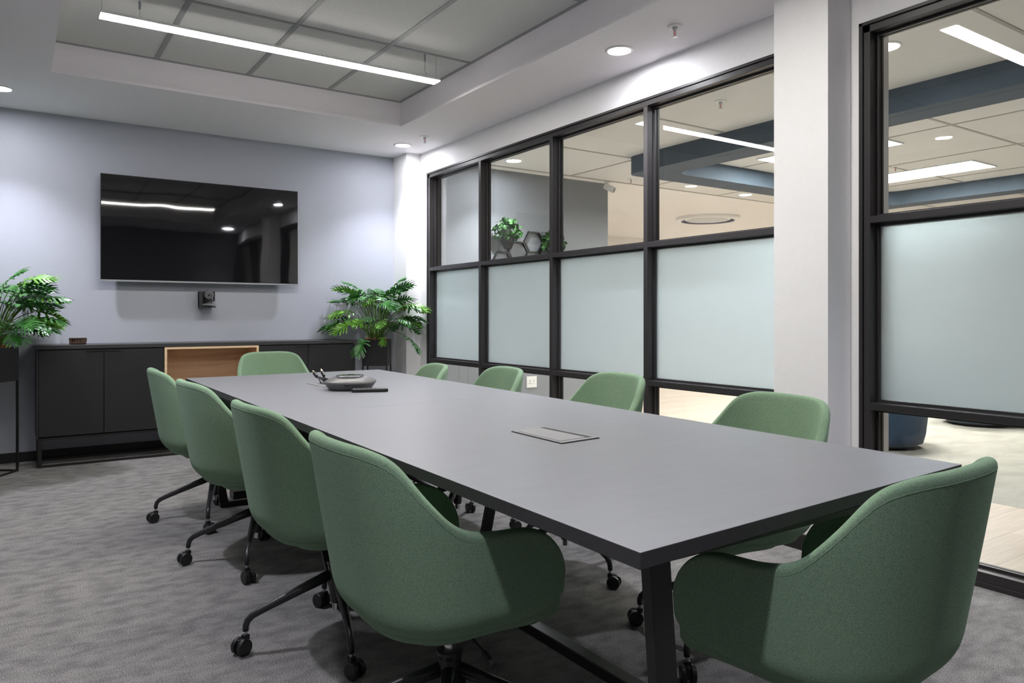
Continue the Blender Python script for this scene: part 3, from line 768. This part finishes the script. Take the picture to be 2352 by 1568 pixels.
def plant(cx_, cy_, seed, label, stems, flip=1):
    rz = math.radians(-YAW)
    t = empty('potted_plant', label, 'plant', (cx_, cy_, 0), rz=rz, group='artificial philodendrons in black metal stands')
    s = .115; zb, zt = .645, .885; th = .004
    boxes('planter_box', [(-s, s, -s, s, zb, zb+.01), (-s, s, -s, -s+th, zb+.01, zt), (-s, s, s-th, s, zb+.01, zt), (-s, -s+th, -s+th, s-th, zb+.01, zt), (s-th, s, -s+th, s-th, zb+.01, zt)], m_black, t)
    for a in (-1, 1):
        for b in (-1, 1):
            box('leg', (min(a*s, a*(s-.013)), max(a*s, a*(s-.013)), min(b*s, b*(s-.013)), max(b*s, b*(s-.013)), 0, zb), m_metalb, t)
    boxes('base_frame', [(-s+.013, s-.013, -s, -s+.01, 0, .012), (-s+.013, s-.013, s-.01, s, 0, .012), (-s, -s+.01, -s+.013, s-.013, 0, .012), (s-.01, s, -s+.013, s-.013, 0, .012)], m_metalb, t)
    rnd = random.Random(seed); bm = bmesh.new(); bx(bm, -s+.005, s-.005, -s+.005, s-.005, zt-.05, zt-.018)
    for k in range(90):
        M = Matrix.Translation((rnd.uniform(-.09, .09), rnd.uniform(-.09, .09), zt-.012+rnd.uniform(-.006, .022))) @ Matrix.Rotation(rnd.uniform(0, 6), 4, 'Z') @ Matrix.Rotation(rnd.uniform(-.7, .7), 4, 'X')
        l = rnd.uniform(.012, .028); bx(bm, -l, l, -.008, .008, -.004, .004, M=M)
    o = obj('bark_mulch', bm, m_bark, t); 
    bs, bl = bmesh.new(), bmesh.new()
    for k, (az, el, reach, L, li) in enumerate(stems):
        a = math.radians(az); e = math.radians(el)
        b0 = Vector((rnd.uniform(-.03, .03)+.02*math.cos(a), rnd.uniform(-.03, .03)+.02*math.sin(a), zt-.02))
        d = Vector((math.cos(a)*math.cos(e), math.sin(a)*math.cos(e), math.sin(e)))
        tip = b0+d*reach; up = b0+Vector((math.cos(a)*.12*math.cos(e), math.sin(a)*.12*math.cos(e), reach*.55))
        c2 = b0.lerp(tip, .75)+Vector((0, 0, .06*reach+.03*math.cos(e)))
        P_ = bez(b0, up, c2, tip, 10); tube(bs, P_, [.0045-.0022*i/10 for i in range(11)], 6)
        dirv = (Vector(P_[-1])-Vector(P_[-2])).normalized(); dirv.z = dirv.z*.4-.18 if e > .4 else dirv.z*.5-.45
        dirv.normalize()
        x_ = dirv.cross(Vector((0, 0, 1))).normalized(); z_ = x_.cross(dirv)
        roll = rnd.uniform(-.5, .5)
        M = Matrix.Translation(tip) @ Matrix((x_, dirv, z_)).transposed().to_4x4() @ Matrix.Rotation(roll, 4, 'Y') @ Matrix.Rotation(rnd.uniform(-.25, .25), 4, 'Z')
        leaf_mesh(bl, M, L, li, rnd.uniform(.25, .8), seed*100+k)
    obj('stems', bs, m_stem, t, smooth=True)
    o = obj('foliage', bl, [m_leaf, m_leafl], t, smooth=False)
    return t
def mk_stems(seed, extra, n=54):
    rnd = random.Random(seed); st = list(extra)
    for k in range(n):
        az = 360*k/n*2.4+rnd.uniform(-15, 15); lvl = k % 3
        el = (74, 58, 40)[lvl]+rnd.uniform(-8, 8); reach = (.43, .41, .31)[lvl]*rnd.uniform(.85, 1.12)
        st.append((az, el, reach, rnd.uniform(.17, .215), 1 if rnd.random() < .22 else 0))
    return st
def from_cam(d, x, dz=0):
    u = (x-1176)/1703; return (d*(CV[0]+u*CV[1]), d*(CV[1]-u*CV[0]))
c = from_cam(6.78+.115, 866)
plant(c[0], c[1], 5, 'potted philodendron in the back corner right of the sideboard', mk_stems(11, [(170, 38, .38, .20, 0), (190, 30, .34, .2, 0), (10, 40, .36, .19, 0), (-125, 8, .15, .17, 0), (-12, 8, .30, .2, 0), (100, 76, .46, .18, 0), (75, 70, .44, .18, 0), (-70, 25, .10, .09, 1)]))
c = from_cam(5.04+.115, -20)
plant(c[0], c[1], 8, 'potted philodendron cut by the left edge of the photo, left of the sideboard', mk_stems(23, [(0, 52, .46, .22, 0), (5, 68, .52, .21, 1), (-8, 64, .47, .2, 0), (-5, 40, .36, .22, 0), (-15, 34, .34, .21, 0), (10, 42, .40, .20, 1), (-30, 32, .26, .2, 0), (20, 55, .40, .20, 0), (-60, 36, .22, .19, 0)], 54))

# ------------------------------------------------------------------ things beyond the glass
def hexagon(cx_, cz_, R_, y, label, tilt=0):
    bm = bmesh.new(); r = R_-.018
    for k in range(6):
        a0, a1 = math.radians(60*k+tilt), math.radians(60*k+60+tilt)
        q = [(R_*math.cos(a0), R_*math.sin(a0)), (R_*math.cos(a1), R_*math.sin(a1)), (r*math.cos(a1), r*math.sin(a1)), (r*math.cos(a0), r*math.sin(a0))]
        A_ = [bm.verts.new((x, 0, z)) for x, z in q]; B_ = [bm.verts.new((x, .028, z)) for x, z in q]
        bm.faces.new(A_); bm.faces.new(B_[::-1])
        for i in range(4): bm.faces.new((A_[i], A_[(i+1)%4], B_[(i+1)%4], B_[i]))
    return tag(obj('hexagon_shelf', bm, m_metalb, loc=(cx_, y, cz_)), label, 'shelf', 'black hexagon wall shelves on the corridor wall')
HY = 6.671
hexagon(4.80, 1.920, .136, HY, 'open black hexagon shelf between the two ivy plants')
hexagon(4.592, 1.800, .136, HY, 'black hexagon shelf below and left of the open one')
hexagon(4.384, 1.680, .136, HY, 'black hexagon shelf under the left ivy plant')
hexagon(5.008, 1.800, .136, HY, 'black hexagon shelf behind the right ivy plant')
def ivy(x, y, z, seed, label, R_=.16, n=190):
    t = empty('ivy_pot', label, 'plant', (x, y, z), group='ivy plants in hexagon wall planters')
    bm = bmesh.new(); lathe(bm, [(.045, -.13), (.075, -.06), (.085, .0), (.078, .0), (.05, -.05)], 6); obj('pot', bm, m_metalb, t)
    rnd = random.Random(seed); bm = bmesh.new()
    for k in range(n):
        th, ph = rnd.uniform(0, 2*PI), rnd.uniform(-.7, 1.45); rr = R_*rnd.uniform(.55, 1.0)*(1.1 if ph > 0 else 1.05)
        p = Vector((rr*math.cos(ph)*math.cos(th)*1.05, max(-.2, min(.065, rr*math.cos(ph)*math.sin(th)*.6)), .05+rr*math.sin(ph)*.85))
        M = Matrix.Translation(p) @ Matrix.Rotation(rnd.uniform(0, 6.3), 4, 'Z') @ Matrix.Rotation(rnd.uniform(.3, 1.4), 4, 'X')
        s = rnd.uniform(.016, .027)
        q = [(0,-1.0,0), (.8,-.5,.1), (.55,.2,.15), (.9,.75,0), (.25,.7,.1), (0,1.4,-.1), (-.25,.7,.1), (-.9,.75,0), (-.55,.2,.15), (-.8,-.5,.1)]
        c0 = bm.verts.new(M @ Vector((0, .1*s, .25*s))); vs = [bm.verts.new(M @ Vector((a*s, b*s, c_*s))) for a, b, c_ in q]
        for i in range(10): bm.faces.new((c0, vs[i], vs[(i+1)%10]))
    obj('foliage', bm, m_ivy, t)
    bm = bmesh.new()
    for k in range(6):
        th = rnd.uniform(0, 6.3); tube(bm, bez((0,0,0), (.03*math.cos(th), -.02, .1), (.1*math.cos(th), -.05, .14), (.15*math.cos(th), -.05, .08+.1*rnd.random()), 8), .002, 5)
    obj('stems', bm, m_stem, t)
ivy(4.400, 6.60, 1.95, 2, 'bushy ivy in a dark planter, left of the open hexagon')
ivy(5.01, 6.60, 1.875, 6, 'ivy plant right of the open hexagon, half behind a mullion', R_=.15)
# security camera
t = empty('security_camera', 'white bullet security camera under the corridor ceiling by the grey wall end', 'camera', (5.80, 6.60, CZ))
bm = bmesh.new(); lathe(bm, [(.03, 0), (.03, -.014), (.012, -.022), (.012, -.05)], 20); obj('mount', bm, m_whitepl, t)
M = Matrix.Translation((.015, -.02, -.075)) @ Matrix.Rotation(math.radians(-60), 4, 'Z') @ Matrix.Rotation(math.radians(118), 4, 'Y')
bm = bmesh.new(); lathe(bm, [(.033, -.06), (.036, -.055), (.036, .07), (.033, .072)], 24, M=M); obj('housing', bm, m_whitepl, t)
bm = bmesh.new(); lathe(bm, [(.029, .0721), (.029, .076), (.012, .078)], 24, M=M); obj('lens', bm, m_phonetop, t)
# round ceiling cassette
t = empty('ceiling_cassette', 'large round white air conditioning cassette on the far plaster ceiling', 'air conditioner', (9.25, 8.1, CZ))
bm = bmesh.new(); lathe(bm, [(.50, -.002), (.50, -.025), (.47, -.050), (.425, -.058), (.418, -.056)], 56, caps=False); obj('casing', bm, m_whitepl, t, smooth=True)
bm = bmesh.new(); lathe(bm, [(.417, -.056), (.405, -.004), (.34, -.004)], 56, caps=False); obj('air_slot', bm, mat('vent_blue_grey', (.16,.17,.24), .5), t)
bm = bmesh.new(); lathe(bm, [(.01, -.040), (.345, -.040), (.355, -.030), (.35, -.004)], 56, caps=False)
for k in range(-11, 12):
    hw = math.sqrt(.32**2-(k*.027)**2); bx(bm, k*.027-.005, k*.027+.005, -hw, hw, -.050, -.040)
obj('grille', bm, m_whitepl, t)
# tub stools
def stool(x, y, label, rz=0):
    t = empty('blue_tub_chair', label, 'chair', (x, y, 0), rz=rz, group='blue upholstered tub chairs in the lounge')
    bm = bmesh.new(); lathe(bm, [(.27, 0), (.285, .02), (.285, .03)], 40); obj('plinth', bm, m_metalb, t)
    bm = bmesh.new(); lathe(bm, [(.29, .03), (.325, .045), (.345, .12), (.365, .30), (.37, .36), (.355, .385), (.30, .395)], 48); obj('body', bm, m_blue, t, smooth=True)
    bm = bmesh.new(); lathe(bm, [(.30, .396), (.32, .41), (.31, .455), (.20, .47)], 48); obj('seat_cushion', bm, m_blue, t, smooth=True)
    bm = bmesh.new(); n = 20; V_ = []
    for i in range(n+1):
        a = math.radians(-20+220*i/n); hh = .40+.30*math.sin(PI*i/n)**.6
        V_.append([bm.verts.new((r*math.cos(a), r*math.sin(a), z)) for r, z in ((.375, .34), (.40, hh), (.33, hh), (.315, .34))])
    for a, b in zip(V_, V_[1:]):
        for q in range(4): bm.faces.new((a[q], a[(q+1)%4], b[(q+1)%4], b[q]))
    bm.faces.new(V_[0]); bm.faces.new(V_[-1][::-1]); obj('backrest', bm, m_blue, t, smooth=True, bevel=.02)
stool(6.16, 3.50, 'blue tub chair nearer the glass, left of the two in the lounge', math.radians(-20))
stool(8.20, 3.62, 'blue tub chair farther off, right of the two in the lounge', math.radians(30))
# wall socket
t = empty('wall_socket', 'white double wall socket on the grey corridor wall seen through the low glass', 'socket', (4.78, 6.70, .372))
box('face_plate', (-.068, .068, -.009, 0, -.062, .062), m_whitepl, t, bevel=.002)
bm = bmesh.new()
for x, z, r in ((-.025, .012, .0055), (-.037, -.014, .0045), (-.013, -.014, .0045), (.028, .014, .005), (.028, -.018, .004)):
    lathe(bm, [(r, 0), (r, .001)], 12, M=Matrix.Translation((x, -.0092, z)) @ Matrix.Rotation(PI/2, 4, 'X'))
obj('pin_holes', bm, m_plastic, t)
boxes('switch', [(.018, .034, -.0115, -.009, -.006, .006), (-.034, -.018, -.0115, -.009, .030, .040)], m_whitepl, t)
